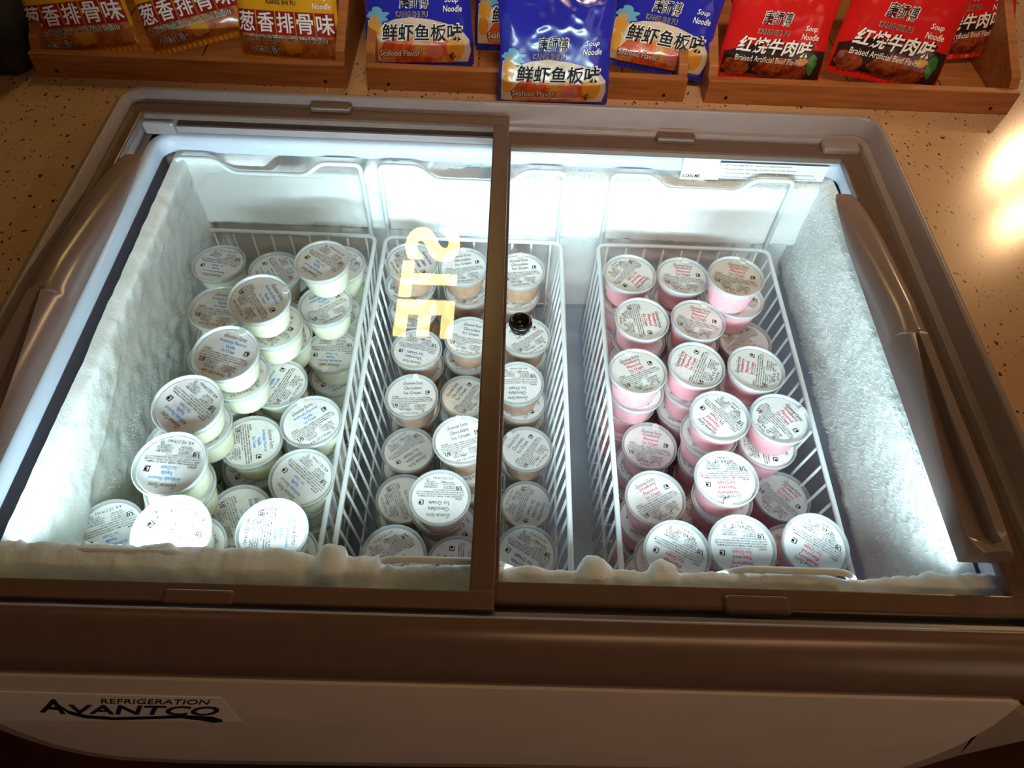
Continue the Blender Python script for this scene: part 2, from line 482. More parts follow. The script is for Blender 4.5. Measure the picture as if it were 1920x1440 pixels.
# bowed white front panel ending in a shallow arc, with grey trim along the arc
PY = -0.044
arc_px = [(-60, 1318), (0, 1357), (50, 1377), (100, 1395), (165, 1410), (230, 1419), (330, 1424), (425, 1426), (700, 1430), (960, 1433), (1300, 1440), (1500, 1447), (1690, 1440), (1745, 1420), (1800, 1396), (1860, 1362), (1920, 1319), (1965, 1294)]
arc = [at(a, b, PY, 1) for a, b in arc_px]
def slab(name, outline, y0, thick, mat, parent):
    """plate cut to an outline (x, z), with thickness in y"""
    bm = bmesh.new()
    f = bm.faces.new([bm.verts.new((x, y0, z)) for x, z in outline])
    r_ = bmesh.ops.extrude_face_region(bm, geom=[f])
    bmesh.ops.translate(bm, vec=(0, thick, 0), verts=[g for g in r_['geom'] if isinstance(g, bmesh.types.BMVert)])
    return bm_obj(name, bm, mat, parent)
low = [(p[0], min(-0.060, p[2])) for p in arc]
PT = PY
fpart(slab('front_panel', low+[(low[-1][0], -0.052), (low[0][0], -0.052)], PT, 0.014, 'panel', fr))
tr_px = [(a, b+d) for (a, b), d in zip(arc_px, [20, 18, 16, 13, 12, 11, 11, 11, 11, 11, 12, 12, 14, 18, 26, 46, 76, 88])]
tr_in = [(x*0.975, min(-0.055, z+0.012)) for x, z in low]
tr_out = [(p[0], p[2]) for p in (at(a, b, PY, 1) for a, b in tr_px)]
fpart(slab('panel_trim', tr_in+tr_out[::-1], PT+0.003, 0.014, 'trim', fr))
fpart(box('lower_front', -0.5, 0.5, -0.024, 0.02, -0.80, -0.06, 'body', fr, 0.004))

# brand plate
def on_panel(px, py): p = at(px, py, PT-0.0008, 1); return (p[0], p[2])
pl = [on_panel(*p) for p in ((-40, 1350), (452, 1353), (412, 1309), (-40, 1296))]
plate = mesh_obj('brand_plate', [(x, PT-0.0010, z) for x, z in pl]+[(x, PT, z) for x, z in pl],
                 [(0, 1, 2, 3), (4, 7, 6, 5), (0, 4, 5, 1), (1, 5, 6, 2), (2, 6, 7, 3), (3, 7, 4, 0)], 'paper', fr); fpart(plate)
plate['label'] = 'white brand plate with dark lettering'
def plate_text(name, body, a, b, c, mat, off=0.0):
    """lettering whose box maps pixel corners: a = lower left, b = lower right, c = upper left"""
    A, B, Cc = (np.array(on_panel(*p)) for p in (a, b, c))
    v, f = text2d(body, off, 0, 3); lo, hi = v.min(0), v.max(0); q = (v-lo)/(hi-lo)
    p3 = [A+s*(B-A)+t*(Cc-A) for s, t in q]
    o = mesh_obj(name, [(p[0], PT-0.0016, p[1]) for p in p3], f, mat, plate)
    return o
plate_text('lettering', 'A', (75, 1334), (124, 1338), (75, 1308), 'ink', 0.02)
plate_text('lettering', 'VANTCO', (128, 1337), (404, 1341), (128, 1320), 'ink_navy', 0.02)
plate_text('lettering', 'REFRIGERATION', (190, 1318), (390, 1320), (190, 1309), 'ink', 0.0)
sw = [(100, 1312, 1), (112, 1322, 3), (130, 1334, 5), (160, 1342, 5), (215, 1346, 4), (290, 1344, 4), (340, 1342, 5), (375, 1345, 7), (400, 1348, 10), (418, 1350, 3)]
A = [on_panel(x, y-h/2) for x, y, h in sw]; B = [on_panel(x, y+h/2) for x, y, h in sw]
mesh_obj('swoosh', [(x, PT-0.0020, z) for x, z in A]+[(x, PT-0.0020, z) for x, z in B],
         [(i, i+1, len(sw)+i+1, len(sw)+i) for i in range(len(sw)-1)], 'ink', plate)

# lamp strip under the front edge: diffuser bar + its light
fpart(box('led_strip', -0.44, 0.44, 0.0345, 0.0600, -0.0735, -0.0610, 'liner', fr, 0.001))
led = area('led_light', (0, 0.0612, -0.0665), (0, 0.60, -0.095), 0.86, 0.010, 4.2, (0.74, 0.95, 1.0), 1.95)

# stickers on the back of the neck (the code square is left blank)
def sticker(name, px, mat='paper'):
    y = 0.6500
    P4 = [at(a, b, y, 1) for a, b in px]
    o = mesh_obj(name, [(p[0], y, p[2]) for p in P4]+[(p[0], y+0.0006, p[2]) for p in P4],
                 [(0, 1, 2, 3), (7, 6, 5, 4), (0, 4, 5, 1), (1, 5, 6, 2), (2, 6, 7, 3), (3, 7, 4, 0)], mat, fr)
    return o, P4
st, c4 = sticker('warning_label', ((1347, 334), (1541, 341), (1556, 313), (1352, 305))); fpart(st)
def on_label(P4, body, s0, t0, s1, t1, mat, parent, off=0.0):
    v, f = text2d(body, off, 0, 1); lo, hi = v.min(0), v.max(0); q = (v-lo)/(hi-lo)
    A, B, Cc, D = P4
    pts = []
    for s, t in q:
        s_, t_ = s0+s*(s1-s0), t0+t*(t1-t0)
        p = (1-s_)*(1-t_)*A+s_*(1-t_)*B+s_*t_*Cc+(1-s_)*t_*D
        pts.append((p[0], 0.6494, p[2]))
    return mesh_obj('lettering', pts, f, mat, parent)
for i, s in enumerate(('• Do not expose to direct sunlight/rain/oven', '• Do not store beverage bottles/cans in the freezer', '• The protective film is to avoid damage during production purpose.', "Don't worry about a few scratches, peel off when you use it")):
    on_label(c4, s, 0.03, 0.80-0.25*i, (0.66, 0.72, 0.90, 0.93)[i], 0.94-0.25*i, 'ink_grey', st)
s2, c5 = sticker('scan_label', ((1274, 336), (1347, 337), (1352, 296), (1284, 292))); fpart(s2)
on_label(c5, 'SCAN ME', 0.05, 0.10, 0.50, 0.24, 'ink', s2, 0.01)

# ------------------------------------------------------------------ sliding lids
def lid(name, X, Y, ztop, glassX, glassY, side, label):
    cx, cy = (X[0]+X[1])/2, (Y[0]+Y[1])/2
    t = 0.0115; zb = ztop-t
    L = empty(name, (cx, cy, zb), label, 'freezer lid')
    def P(o): o.location = (-cx, -cy, -zb); return o
    P(box('frame_rail', X[0], X[1], Y[0], glassY[0], zb, ztop, 'frame', L, 0.0016))
    P(box('frame_rail', X[0], X[1], glassY[1], Y[1], zb, ztop, 'frame', L, 0.0016))
    P(box('frame_stile', X[0], glassX[0], glassY[0]-0.001, glassY[1]+0.001, zb, ztop, 'frame', L, 0.0016))
    P(box('frame_stile', glassX[1], X[1], glassY[0]-0.001, glassY[1]+0.001, zb, ztop, 'frame', L, 0.0016))
    P(box('glass_pane', glassX[0]-0.001, glassX[1]+0.001, glassY[0]-0.001, glassY[1]+0.001, ztop-0.0065, ztop-0.0035, 'glass', L))
    zg = ztop-0.0035
    # long moulded grip along the outer stile
    s = side
    xi = 0.4275 if s > 0 else 0.4485       # inner foot of the grip
    xo = (glassX[1] if s > 0 else -glassX[0])+0.012
    y_back, y_front = (0.575, 0.072)
    ys = list(np.linspace(y_front, 0.315, 26))+[0.318, 0.322]+list(np.linspace(0.335, y_back, 20))
    vs, fs = [], []
    for y in ys:
        e = (y-y_front)/(y_back-y_front)
        h = 0.031*min(1.0, ((1-e)/0.42)**0.65 if e < 1 else 0.0)
        h *= 1.0-0.10*max(0, 0.1-e)/0.1
        h = max(h, 0.0012)
        wdt = (xo-xi); sx = 1.0
        taper = min(1.0, ((1-e)/0.20)**0.5) if e < 1 else 0.0
        xi2 = xi+(1-taper)*0.010; w2 = xo-(1-taper)*0.016-xi2
        k = 1.0 if y <= 0.3205 else 0.0      # scooped finger recess on the front half
        k *= min(1.0, max(0, (y-y_front-0.002)/0.016))
        smooth_p = [(0.0, 0.0), (0.03, 0.34), (0.10, 0.58), (0.22, 0.80), (0.36, 0.94), (0.52, 1.0), (0.66, 0.96), (0.80, 0.80), (0.93, 0.45), (1.0, 0.0)]
        g_ = max(0.0, (y-y_front)/(0.3205-y_front))     # 1 at the start of the recess, 0 at its front end
        uL = 0.10+0.36*g_**2.2
        sp = float(np.interp(uL, [q[0] for q in smooth_p], [q[1] for q in smooth_p]))
        s1 = float(np.interp(uL*0.3, [q[0] for q in smooth_p], [q[1] for q in smooth_p]))
        fl = sp*0.80*(1-0.2*math.sin(PI*g_))
        uR = max(uL+0.03, 0.50)
        scoop_p = [(0.0, 0.0), (uL*0.3, s1), (uL*0.97, sp*0.99), (uL, sp), (uL+0.02, sp*0.94), (uR, fl), (uR+0.03, 0.97), (0.72, 1.0), (0.92, 0.50), (1.0, 0.0)]
        for (a, b), (c, d) in zip(smooth_p, scoop_p):
            u_, v_ = a+(c-a)*k, b+(d-b)*k
            vs.append((s*(xi2+u_*w2), y, zg+0.0002+v_*h))
    n = 10
    for i in range(len(ys)-1):
        for k in range(n-1):
            q = (i*n+k, i*n+k+1, (i+1)*n+k+1, (i+1)*n+k)
            fs.append(q if s > 0 else q[::-1])
        q = (i*n+n-1, i*n, (i+1)*n, (i+1)*n+n-1); fs.append(q if s > 0 else q[::-1])
    fs.append(tuple(range(n)) if s < 0 else tuple(range(n))[::-1]); fs.append(tuple(range((len(ys)-1)*n, len(ys)*n))[::(1 if s > 0 else -1)])
    g = P(mesh_obj('grip_handle', vs, fs, 'grip', L, True))
    md = g.modifiers.new('edges', 'EDGE_SPLIT'); md.split_angle = math.radians(38)
    return L, P

lidL, PL = lid('sliding_glass_lid', (-0.5, 0.007), (0.0085, 0.6835), -0.0145, (-0.482, -0.0142), (0.025, 0.661), -1,
               'brown framed sliding glass lid over the vanilla cups, the upper of two')
lidR, PR = lid('sliding_glass_lid', (-0.0145, 0.4885), (0.0205, 0.6755), -0.0345, (0.0105, 0.463), (0.041, 0.648), 1,
               'brown framed sliding glass lid over the strawberry cups, with black round knob')
def tab2(name, P, parent, x0, x1, y0, y1, z0, z1):
    return P(box(name, x0, x1, y0, y1, z0, z1, 'frame', parent, 0.0035, 3))
tab2('finger_tab', PL, lidL, -0.262, -0.206, 0.674, 0.689, -0.0185, -0.0065)
tab2('finger_tab', PL, lidL, -0.264, -0.206, 0.006, 0.019, -0.0185, -0.0105)
tab2('finger_tab', PR, lidR, 0.209, 0.263, 0.664, 0.6815, -0.0385, -0.0265)
tab2('finger_tab', PR, lidR, 0.205, 0.262, 0.016, 0.034, -0.0385, -0.0300)
vs, fs = lathe([(0.0, 0.004), (0.0045, 0.0035), (0.0065, 0.006), (0.0085, 0.0125), (0.0105, 0.0135), (0.0128, 0.0115), (0.0132, 0.008), (0.0118, 0.004), (0.0112, 0.0), (0.0, 0.0)], 28)
kp = at(976, 606, -0.030)
PR(mesh_obj('round_knob', [(x+kp[0], y+kp[1], z-0.0378) for x, y, z in vs], fs, 'black', lidR, True))

# ------------------------------------------------------------------ wire baskets
RAIL = -0.205; BFL = -0.402
def basket(X, taper, label, BFL=-0.402):
    Y = (0.070, 0.641)
    cx, cy = (X[0]+X[1])/2, (Y[0]+Y[1])/2
    B = empty('wire_basket', (cx, cy, BFL-0.004), label, 'basket', 'wire baskets in the freezer')
    off = (-cx, -cy, -(BFL-0.004))
    def P(o): o.location = off; return o
    rr = 0.0034
    P(tube('top_rail', [(x, y, RAIL) for x, y in rrect((X[1]-X[0])/2, (Y[1]-Y[0])/2, cx, cy, 0.012, 4)], rr, 'white_wire', B, True))
    bx0, bx1 = X[0]+taper[0], X[1]-taper[1]
    P(tube('bottom_rail', [(x, y, BFL+0.06) for x, y in rrect((X[1]-X[0])/2-0.004, (Y[1]-Y[0])/2-0.004, cx, cy, 0.012, 4)], 0.0018, 'white_wire', B, True, 6))
    # cross wires: down one side, across the bottom, up the other
    pts = fillet([(X[0], 0, RAIL), (bx0, 0, BFL-0.0025), (bx1, 0, BFL-0.0025), (X[1], 0, RAIL)], 0.012, 3)
    n = 22
    w0 = None
    for i in range(n):
        y = Y[0]+0.014+(Y[1]-Y[0]-0.028)*i/(n-1)
        if w0 is None:
            o = tube('side_wire', pts, 0.0019, 'white_wire', B, False, 6); w0 = o
        else:
            o = w0.copy(); COL.objects.link(o); o.parent = B
        o.location = (off[0], off[1]+y, off[2])
    pts = fillet([(0, Y[1], RAIL), (0, Y[1]-0.008, BFL-0.0006), (0, Y[0]+0.008, BFL-0.0006), (0, Y[0], RAIL)], 0.012, 3)
    w1 = None; m = 9
    for i in range(m):
        x = X[0]+0.016+(X[1]-X[0]-0.032)*i/(m-1)
        if w1 is None:
            o = tube('end_wire', pts, 0.0019, 'white_wire', B, False, 6); w1 = o
        else:
            o = w1.copy(); COL.objects.link(o); o.parent = B
        o.location = (off[0]+x, off[1], off[2])
    # hanger loops rising from the rail at the back and the front
    for y, hz, zt, dy in ((Y[1], -0.0715, -0.070, 0.0), (Y[0], -0.0715, -0.072, -0.004)):
        xa, xb = X[0]+0.004, X[1]-0.006
        q = (xb-xa)
        path = [(xa, y, RAIL), (xa, y-0.002, zt), (xa+0.21*q, y-0.002, zt), (xa+0.30*q, y-0.008, zt-0.017), (xb-0.30*q, y-0.008, zt-0.017), (xb-0.21*q, y-0.002, zt), (xb, y-0.002, zt), (xb, y, RAIL)]
        if y < 0.3:
            xm = (xa+xb)/2
            path = [(xm-0.066, y, RAIL), (xm-0.066, y-0.003, -0.074), (xm-0.046, y-0.005, -0.0520), (xm+0.046, y-0.005, -0.0520), (xm+0.066, y-0.003, -0.074), (xm+0.066, y, RAIL)]
        P(tube('hanger', fillet(path, 0.010, 4), rr, 'white_wire', B))
    return B
BX = [(-0.456, -0.192), (-0.176, 0.093), (0.150, 0.4135)]
basket(BX[0], (0.004, 0.012), 'white wire basket holding the vanilla cups, half buried in frost', -0.414)
basket(BX[1], (0.016, 0.016), 'white wire basket holding the chocolate cups')
basket(BX[2], (-0.004, 0.022), 'white wire basket holding the strawberry cups')

# ------------------------------------------------------------------ ice cream cups
LIDR = 0.0375; PITCHZ = 0.0478; CUPH = 0.0472
def lid_print(kind):
    k, c = [], []
    k.append(textfit('Glenview Farms', 0.02, 0.70, 0.86, 0.17, -0.004, 0.45, 1))
    if kind == 'vanilla':
        c += [textfit('Artificially Flavored', 0.02, 0.46, 0.98, 0.15, 0.008, 0.12, 1), textfit('Vanilla', 0.02, 0.29, 0.36, 0.13, 0.008, 0, 1), textfit('Ice Cream', 0.02, 0.12, 0.48, 0.13, 0.008, 0, 1)]
        code = '647874'; net = [('4 FL OZ (118 mL)', -0.80, 0.82, 0.13)]
    elif kind == 'chocolate':
        c += [textfit('Chocolate', 0.02, 0.45, 0.76, 0.17, 0.006, 0, 1), textfit('Ice Cream', 0.02, 0.21, 0.72, 0.16, 0.006, 0, 1)]
        code = '647842'; net = [('NET', -0.64, 0.18, 0.10), ('4 FL OZ (118 mL)', -0.81, 0.74, 0.11)]
    else:
        c += [textfit('Strawberry', 0.02, 0.52, 0.72, 0.18, 0.012, 0, 1), textfit('Flavored', 0.02, 0.34, 0.58, 0.13, 0.012, 0, 1), textfit('Ice Cream', 0.02, 0.16, 0.62, 0.14, 0.012, 0, 1)]
        k.append(textfit('with other natural flavors', 0.02, 0.045, 0.62, 0.05, 0, 0, 1))
        code = '647867'; net = [('NET 4 FL OZ', -0.72, 0.66, 0.12), ('(118 mL)', -0.87, 0.40, 0.11)]
    k.append(textfit(code, -0.68, 0.03, 0.28, 0.075, 0.004, 0, 1))
    ing = ['INGREDIENTS: MILK, CREAM, SUGAR, BUTTERMILK,', 'WHEY, CORN SYRUP, MONO AND DIGLYCERIDES, GUAR GUM,', 'CALCIUM SULFATE, CELLULOSE GUM, CARRAGEENAN, LOCUST', 'BEAN GUM, NATURAL FLAVOR, ANNATTO COLOR.']
    for i, s in enumerate(ing):
        k.append(textfit(s, 0.0 if i < 3 else -0.28, -0.06-0.085*i, (1.62, 1.72, 1.74, 1.1)[i], 0.060, 0.010, 0, 1))
    k += [textfit('US', -0.66, -0.40, 0.22, 0.13, 0.04, 0, 1), rect2d(-0.66, -0.485, 0.22, 0.018)]
    for i, s in enumerate(('DISTRIBUTED BY', 'ROSEMONT, IL', 'PLANT NO. ON CUP', 'KEEP FROZEN')):
        k.append(textfit(s, -0.30, -0.40-0.075*i, (0.44, 0.40, 0.46, 0.34)[i], 0.057, 0.010, 0, 1))
    for i, s in enumerate(('CONTAINS: MILK', 'STORE AT 0 F', 'FOOD SERVICE USE', '1-877-555')):
        k.append(textfit(s, 0.36, -0.42-0.075*i, (0.52, 0.44, 0.50, 0.34)[i], 0.057, 0.010, 0, 1))
    for s, y, w_, h_ in net: k.append(textfit(s, -0.06, y, w_, h_, 0.006, 0, 1))
    k.append(ring2d(0.50, -0.73, 0.035, 0.05))
    k += [rect2d(0.66, 0.28, 0.17, 0.025), rect2d(0.66, 0.12, 0.17, 0.025), rect2d(0.585, 0.20, 0.03, 0.17), rect2d(0.70, 0.21, 0.09, 0.09)]
    return merge2d(k), merge2d(c)

LR = 0.0333
cup_src = {}
for kind in ('vanilla', 'chocolate', 'strawberry'):
    d = {}
    v, f = lathe([(0.0, -CUPH), (0.0255, -CUPH), (0.0272, -CUPH+0.0012), (0.0282, -CUPH+0.006), (0.0335, -0.0115), (0.0340, -0.0075), (0.0, -0.0060)], 28)
    me = bpy.data.meshes.new('cup_body'); me.from_pydata(v, [], f); me.polygons.foreach_set('use_smooth', [True]*len(f)); me.materials.append(M[kind]); d['body'] = me
    (kv, kf), (cv, cf) = lid_print(kind)
    me = bpy.data.meshes.new('print'); me.from_pydata([(a*LR, b*LR, 0.0) for a, b in kv], [], kf); me.materials.append(M['ink']); d['print'] = me
    me = bpy.data.meshes.new('flavour_name'); me.from_pydata([(a*LR, b*LR, 0.0) for a, b in cv], [], cf)
    me.materials.append(M[{'vanilla': 'ink_blue', 'chocolate': 'ink_grey', 'strawberry': 'ink_red'}[kind]]); d['name'] = me
    cup_src[kind] = d
v, f = lathe([(LR+0.0004, -0.0043), (0.0348, -0.0034), (0.0352, -0.0008), (0.0362, 0.0), (0.0371, -0.0003), (0.0375, -0.0012), (0.0374, -0.0035), (0.0364, -0.0042), (0.0362, -0.0085), (0.0352, -0.0088), (0.0352, -0.0045)], 36)
rim_me = bpy.data.meshes.new('lid_rim'); rim_me.from_pydata(v, [], f); rim_me.polygons.foreach_set('use_smooth', [True]*len(f)); rim_me.materials.append(M['clear'])
v, f = lathe([(0.0, -0.0036), (LR, -0.0036), (LR+0.0006, -0.0042), (LR, -0.0046)], 36)
lab_me = bpy.data.meshes.new('film_label'); lab_me.from_pydata(v, [], f); lab_me.materials.append(M['label'])
tv = [(0.0046*math.cos(2*PI*i/16), 0.0052*math.sin(2*PI*i/16), z) for z in (0.0008, 0.0) for i in range(16)]
tab_me = bpy.data.meshes.new('pull_tab'); tab_me.from_pydata(tv, [], [tuple(range(16)), tuple(range(31, 15, -1))]+[(i, 16+i, 16+(i+1) % 16, (i+1) % 16) for i in range(16)]); tab_me.materials.append(M['tab'])

def add(name, me, parent, loc=(0, 0, 0), rot=(0, 0, 0)):
    o = bpy.data.objects.new(name, me); COL.objects.link(o); o.parent = parent; o.location = loc; o.rotation_euler = rot; return o

CUPS = {
 'vanilla': [(411,495,100,170,0),(514,508,98,125,0),(486,556,116,-55,1),(606,488,103,143,0),(411,577,110,-8,0),(525,608,102,15,0),(613,562,105,35,1),(416,665,124,-15,1),(616,648,104,180,1),(522,730,115,70,0),(355,754,130,143,0),(589,793,114,40,1),(474,825,120,-72,0),(323,860,136,176,0),(460,936,127,-62,0),(581,910,120,140,0),(261,971,130,205,0),(323,987,149,145,0),(511,995,136,-85,0)],
 'chocolate': [(771,490,99,-60,0),(870,498,95,12,1),(977,508,95,8,1),(782,655,98,168,0),(880,630,95,-10,0),(986,632,95,40,0),(774,742,101,3,1),(868,744,95,60,0),(973,717,100,182,0),(769,836,103,-139,0),(868,827,110,20,1),(985,843,98,57,1),(760,938,105,-65,0),(824,933,117,180,0),(985,938,102,-110,0),(738,1038,127,-143,0),(853,1047,115,90,0),(985,1035,118,150,0)],
 'strawberry': [(1180,513,99,-129,0),(1280,519,98,-5,1),(1381,519,103,-17,1),(1202,597,105,-83,0),(1311,600,104,-15,1),(1392,632,100,-140,0),(1197,698,110,25,1),(1304,684,109,65,0),(1416,692,112,75,0),(1351,780,112,130,0),(1464,786,112,-60,1),(1223,832,105,-12,1),(1227,933,114,30,0),(1364,899,124,182,1),(1462,927,112,-50,0),(1265,1028,128,155,0),(1392,1020,132,178,0),(1525,1013,131,148,0)]}

def levels_of(kind, X, BFL):
    """pixel + size -> stack level, then keep the cups of each level apart and inside the basket"""
    cols = []
    for (px, py, w_, th, tb) in CUPS[kind]:
        t = 0.0755*F_PX/w_
        d = _f + _r*(px-960)/F_PX - _u*(py-720)/F_PX
        z = (CAM+d*t)[2]
        lv = max(1, int(round((z-BFL)/PITCHZ)))
        p = at(px, py, BFL+lv*PITCHZ-0.002)
        cols.append([p[0], p[1], lv, th, tb])
    top = max(c[2] for c in cols); out = []
    rnd = random.Random(kind)
    live = []
    for L in range(top, 0, -1):
        for c in live:
            c[0] += rnd.uniform(-0.007, 0.007); c[1] += rnd.uniform(-0.007, 0.007); c[3] = rnd.uniform(0, 360); c[5] += 1; c[4] = 0
        live += [[c[0], c[1], L, c[3], c[4], 0, i] for i, c in enumerate(cols) if c[2] == L]
        for c in live: c[2] = L
        home = [(c[0], c[1]) for c in live]
        for it in range(160):
            for a in range(len(live)):
                for b in range(a+1, len(live)):
                    dx, dy = live[b][0]-live[a][0], live[b][1]-live[a][1]; dd = math.hypot(dx, dy) or 1e-6
                    if dd < 0.0752:
                        s = (0.0752-dd)/2/dd
                        wa, wb = (0.4, 1.6) if live[a][5] == 0 and live[b][5] > 0 else ((1.6, 0.4) if live[b][5] == 0 and live[a][5] > 0 else (1, 1))
                        live[a][0] -= dx*s*wa; live[a][1] -= dy*s*wa; live[b][0] += dx*s*wb; live[b][1] += dy*s*wb
            slack = 0.0385 if BFL+L*PITCHZ < RAIL+0.02 else 0.030
            for c in live:
                c[0] = min(max(c[0], X[0]+slack+(0.009 if kind == 'vanilla' else 0)), X[1]-slack); c[1] = min(max(c[1], 0.110 if BFL+L*PITCHZ < RAIL+0.02 else 0.086), 0.600)
        out += [tuple(c) for c in live]
    return out

def side_word(th):
    th = (th+180) % 360-180
    if abs(th) <= 45: return 'lettering upright'
    if abs(th) >= 135: return 'lettering inverted'
    return 'lettering sideways rightward' if th < 0 else 'lettering sideways leftward'
DESC = {'vanilla': 'blue-lettered vanilla cup', 'chocolate': 'grey-lettered chocolate cup', 'strawberry': 'red-lettered strawberry cup'}
rt = random.Random(5)
FLR = {'vanilla': -0.414, 'chocolate': BFL, 'strawberry': BFL}
for kind, X in zip(('vanilla', 'chocolate', 'strawberry'), BX):
    for (x, y, L, th, tb, depth, i) in levels_of(kind, X, FLR[kind]):
        z = FLR[kind]+L*PITCHZ
        if depth == 0:
            row = 'by the back frost' if y > 0.50 else ('by the snow ridge' if y < 0.17 else ('mid-basket' if y > 0.33 else 'in the front half'))
            lab = '%s atop its stack %s, %s%s' % (DESC[kind], row, side_word(th), ', tabbed' if tb else '')
        else:
            lab = '%s stacked under another, %s from the basket floor' % (DESC[kind], ('first', 'second', 'third', 'fourth', 'fifth', 'sixth', 'seventh')[L-1])
        c = empty('ice_cream_cup', (x, y, z-CUPH+(0.002 if depth == 0 and y < 0.165 else 0)), lab, 'ice cream cup', '%s cups in the freezer' % kind)
        tx, ty = (rt.uniform(-2.2, 2.8), rt.uniform(-2.2, 2.2)) if depth == 0 else (0, 0)
        if depth == 0 and y < 0.165: tx += (7 if L < 6 else 2)
        elif depth == 0 and L >= 7: tx += 4
        c.rotation_euler = (math.radians(tx), math.radians(ty), 0)
        add('cup_body', cup_src[kind]['body'], c, (0, 0, CUPH))
        add('lid_rim', rim_me, c, (0, 0, CUPH))
        if depth <= 2:
            lb = add('film_label', lab_me, c, (0, 0, CUPH), (0, 0, math.radians(th)))
            add('print', cup_src[kind]['print'], lb, (0, 0, -0.0034))
            add('flavour_name', cup_src[kind]['name'], lb, (0, 0, -0.0034))
            if tb:
                add('pull_tab', tab_me, c, (-0.0325*math.sin(math.radians(th-8)), 0.0325*math.cos(math.radians(th-8)), CUPH-0.0012))

# ------------------------------------------------------------------ frost
def fbm(x, y, z, s, o=4): return noise.fractal(Vector((x*s, y*s, z*s)), 1.0, 2.0, o)
def smooth(a, b, x):
    t = min(1, max(0, (x-a)/(b-a))); return t*t*(3-2*t)
def field(name, org, U, Vv, N, nu, nv, fn, label, cat='frost'):
    org, U, Vv, N = (Vector(q) for q in (org, U, Vv, N))
    vs, fs = [], []
    for j in range(nv+1):
        for i in range(nu+1):
            p = org+U*(i/nu)+Vv*(j/nv)
            vs.append(p+N*fn(p))
    n = nu+1
    cr = U.cross(Vv).dot(N) > 0
    for j in range(nv):
        for i in range(nu):
            q = (j*n+i, j*n+i+1, (j+1)*n+i+1, (j+1)*n+i)
            fs.append(q if cr else q[::-1])
    o = mesh_obj(name, vs, fs, 'frost', None, True)
    return tag(o, label, cat, None, 'stuff')
def left_t(p):
    t = 0.0285+0.003*fbm(0, p.y, p.z, 6)+0.0016*fbm(1, p.y, p.z, 55)
    t *= smooth(-0.0690, -0.082, p.z)*0.42+0.58
    edge = 0.012*fbm(3, p.y, p.z, 14, 3)
    t += 0.005*smooth(-0.115+edge-0.06*smooth(0.4, 0.1, p.y), -0.112+edge-0.06*smooth(0.4, 0.1, p.y), p.z)
    t += 0.0015*smooth(-0.19, -0.215, p.z)
    t += 0.0025*fbm(5, p.y, p.z, 40)*smooth(-0.19, -0.21, p.z)
    return t
field('frost', (-0.476, 0.03, -0.0705), (0, 0.642, 0), (0, 0, -0.375), (1, 0, 0), 150, 100, left_t, 'thick white frost on the freezer wall beside the vanilla cups')
def back_t(p):
    if p.x < -0.10:
        zt = -0.069-0.018*smooth(-0.345, -0.315, p.x)*smooth(-0.185, -0.205, p.x)
    else:
        zt = -0.079+0.004*fbm(p.x, 2, 0, 12)
    zt += 0.0015*fbm(p.x, 5, 0, 90)
    t = 0.027+0.002*fbm(p.x, 0, p.z, 8)+0.0012*fbm(p.x, 1, p.z, 60)
    t *= smooth(zt+0.002, zt-0.010, p.z)
    edge = 0.006*fbm(p.x, 7, 0, 22)
    arch = -0.100-0.05*smooth(0.10, 0.16, abs(p.x+0.31))
    t -= 0.005*smooth(arch+edge, arch+edge-0.003, p.z)*smooth(0.02, 0.0, p.x+0.14)
    t -= 0.019*smooth(-0.196+0.003*fbm(p.x, 9, 0, 60), -0.206, p.z)
    return t
field('frost', (-0.468, 0.672, -0.0705), (0.936, 0, 0), (0, 0, -0.30), (0, -1, 0), 220, 90, back_t, 'white frost sheet on the back wall of the freezer')
def right_t(p):
    t = 0.028+0.005*fbm(0, p.y, p.z, 7)+0.0012*fbm(2, p.y, p.z, 40)+0.0012*fbm(2, p.y, p.z, 120)
    t *= smooth(-0.0690, -0.082, p.z)*0.5+0.5
    lo = -0.262+0.012*fbm(4, p.y, 0, 12)
    t *= smooth(lo-0.035, lo+0.02, p.z)
    return t-0.002
rf = field('frost', (0.476, 0.03, -0.0705), (0, 0.642, 0), (0, 0, -0.26), (-1, 0, 0), 200, 90, right_t, 'fuzzy white frost on the freezer wall beside the strawberry cups')
# crystals standing out of the right-hand and back frost
rn = random.Random(3); vs, fs = [], []
def spike(p, d, l, r):
    d = Vector(d).normalized(); s = d.orthogonal().normalized(); t = d.cross(s); n0 = len(vs)
    for k in range(3):
        a = 2*PI*k/3; vs.append(Vector(p)+r*(math.cos(a)*s+math.sin(a)*t))
    vs.append(Vector(p)+d*l)
    fs.extend([(n0, n0+1, n0+3), (n0+1, n0+2, n0+3), (n0+2, n0, n0+3)])
for i in range(9000):
    y = rn.uniform(0.06, 0.65); z = rn.uniform(-0.28, -0.072)
    t = right_t(Vector((0, y, z)))
    if t < 0.001: continue
    spike((0.476-t+0.0005, y, z), (-1+rn.uniform(-.5, .5), rn.uniform(-.9, .9), rn.uniform(-.9, .9)), rn.uniform(0.0015, 0.0055), 0.0006)
for i in range(2500):
    x = rn.uniform(-0.05, 0.46); z = -0.082-abs(rn.gauss(0, 0.006)) if rn.random() < 0.6 else rn.uniform(-0.205, -0.185)
    t = back_t(Vector((x, 0, z)))
    spike((x, 0.672-t+0.0004, z), (rn.uniform(-1, 1), -0.6, rn.uniform(-.3, 1)), rn.uniform(0.001, 0.0035), 0.0005)
for i in range(2500):
    y = rn.uniform(0.06, 0.64); z = rn.gauss(-0.203, 0.006)
    t = left_t(Vector((0, y, z)))
    spike((-0.476+t-0.0004, y, z), (1, rn.uniform(-1, 1), rn.uniform(-1, 1)), rn.uniform(0.001, 0.0035), 0.0005)
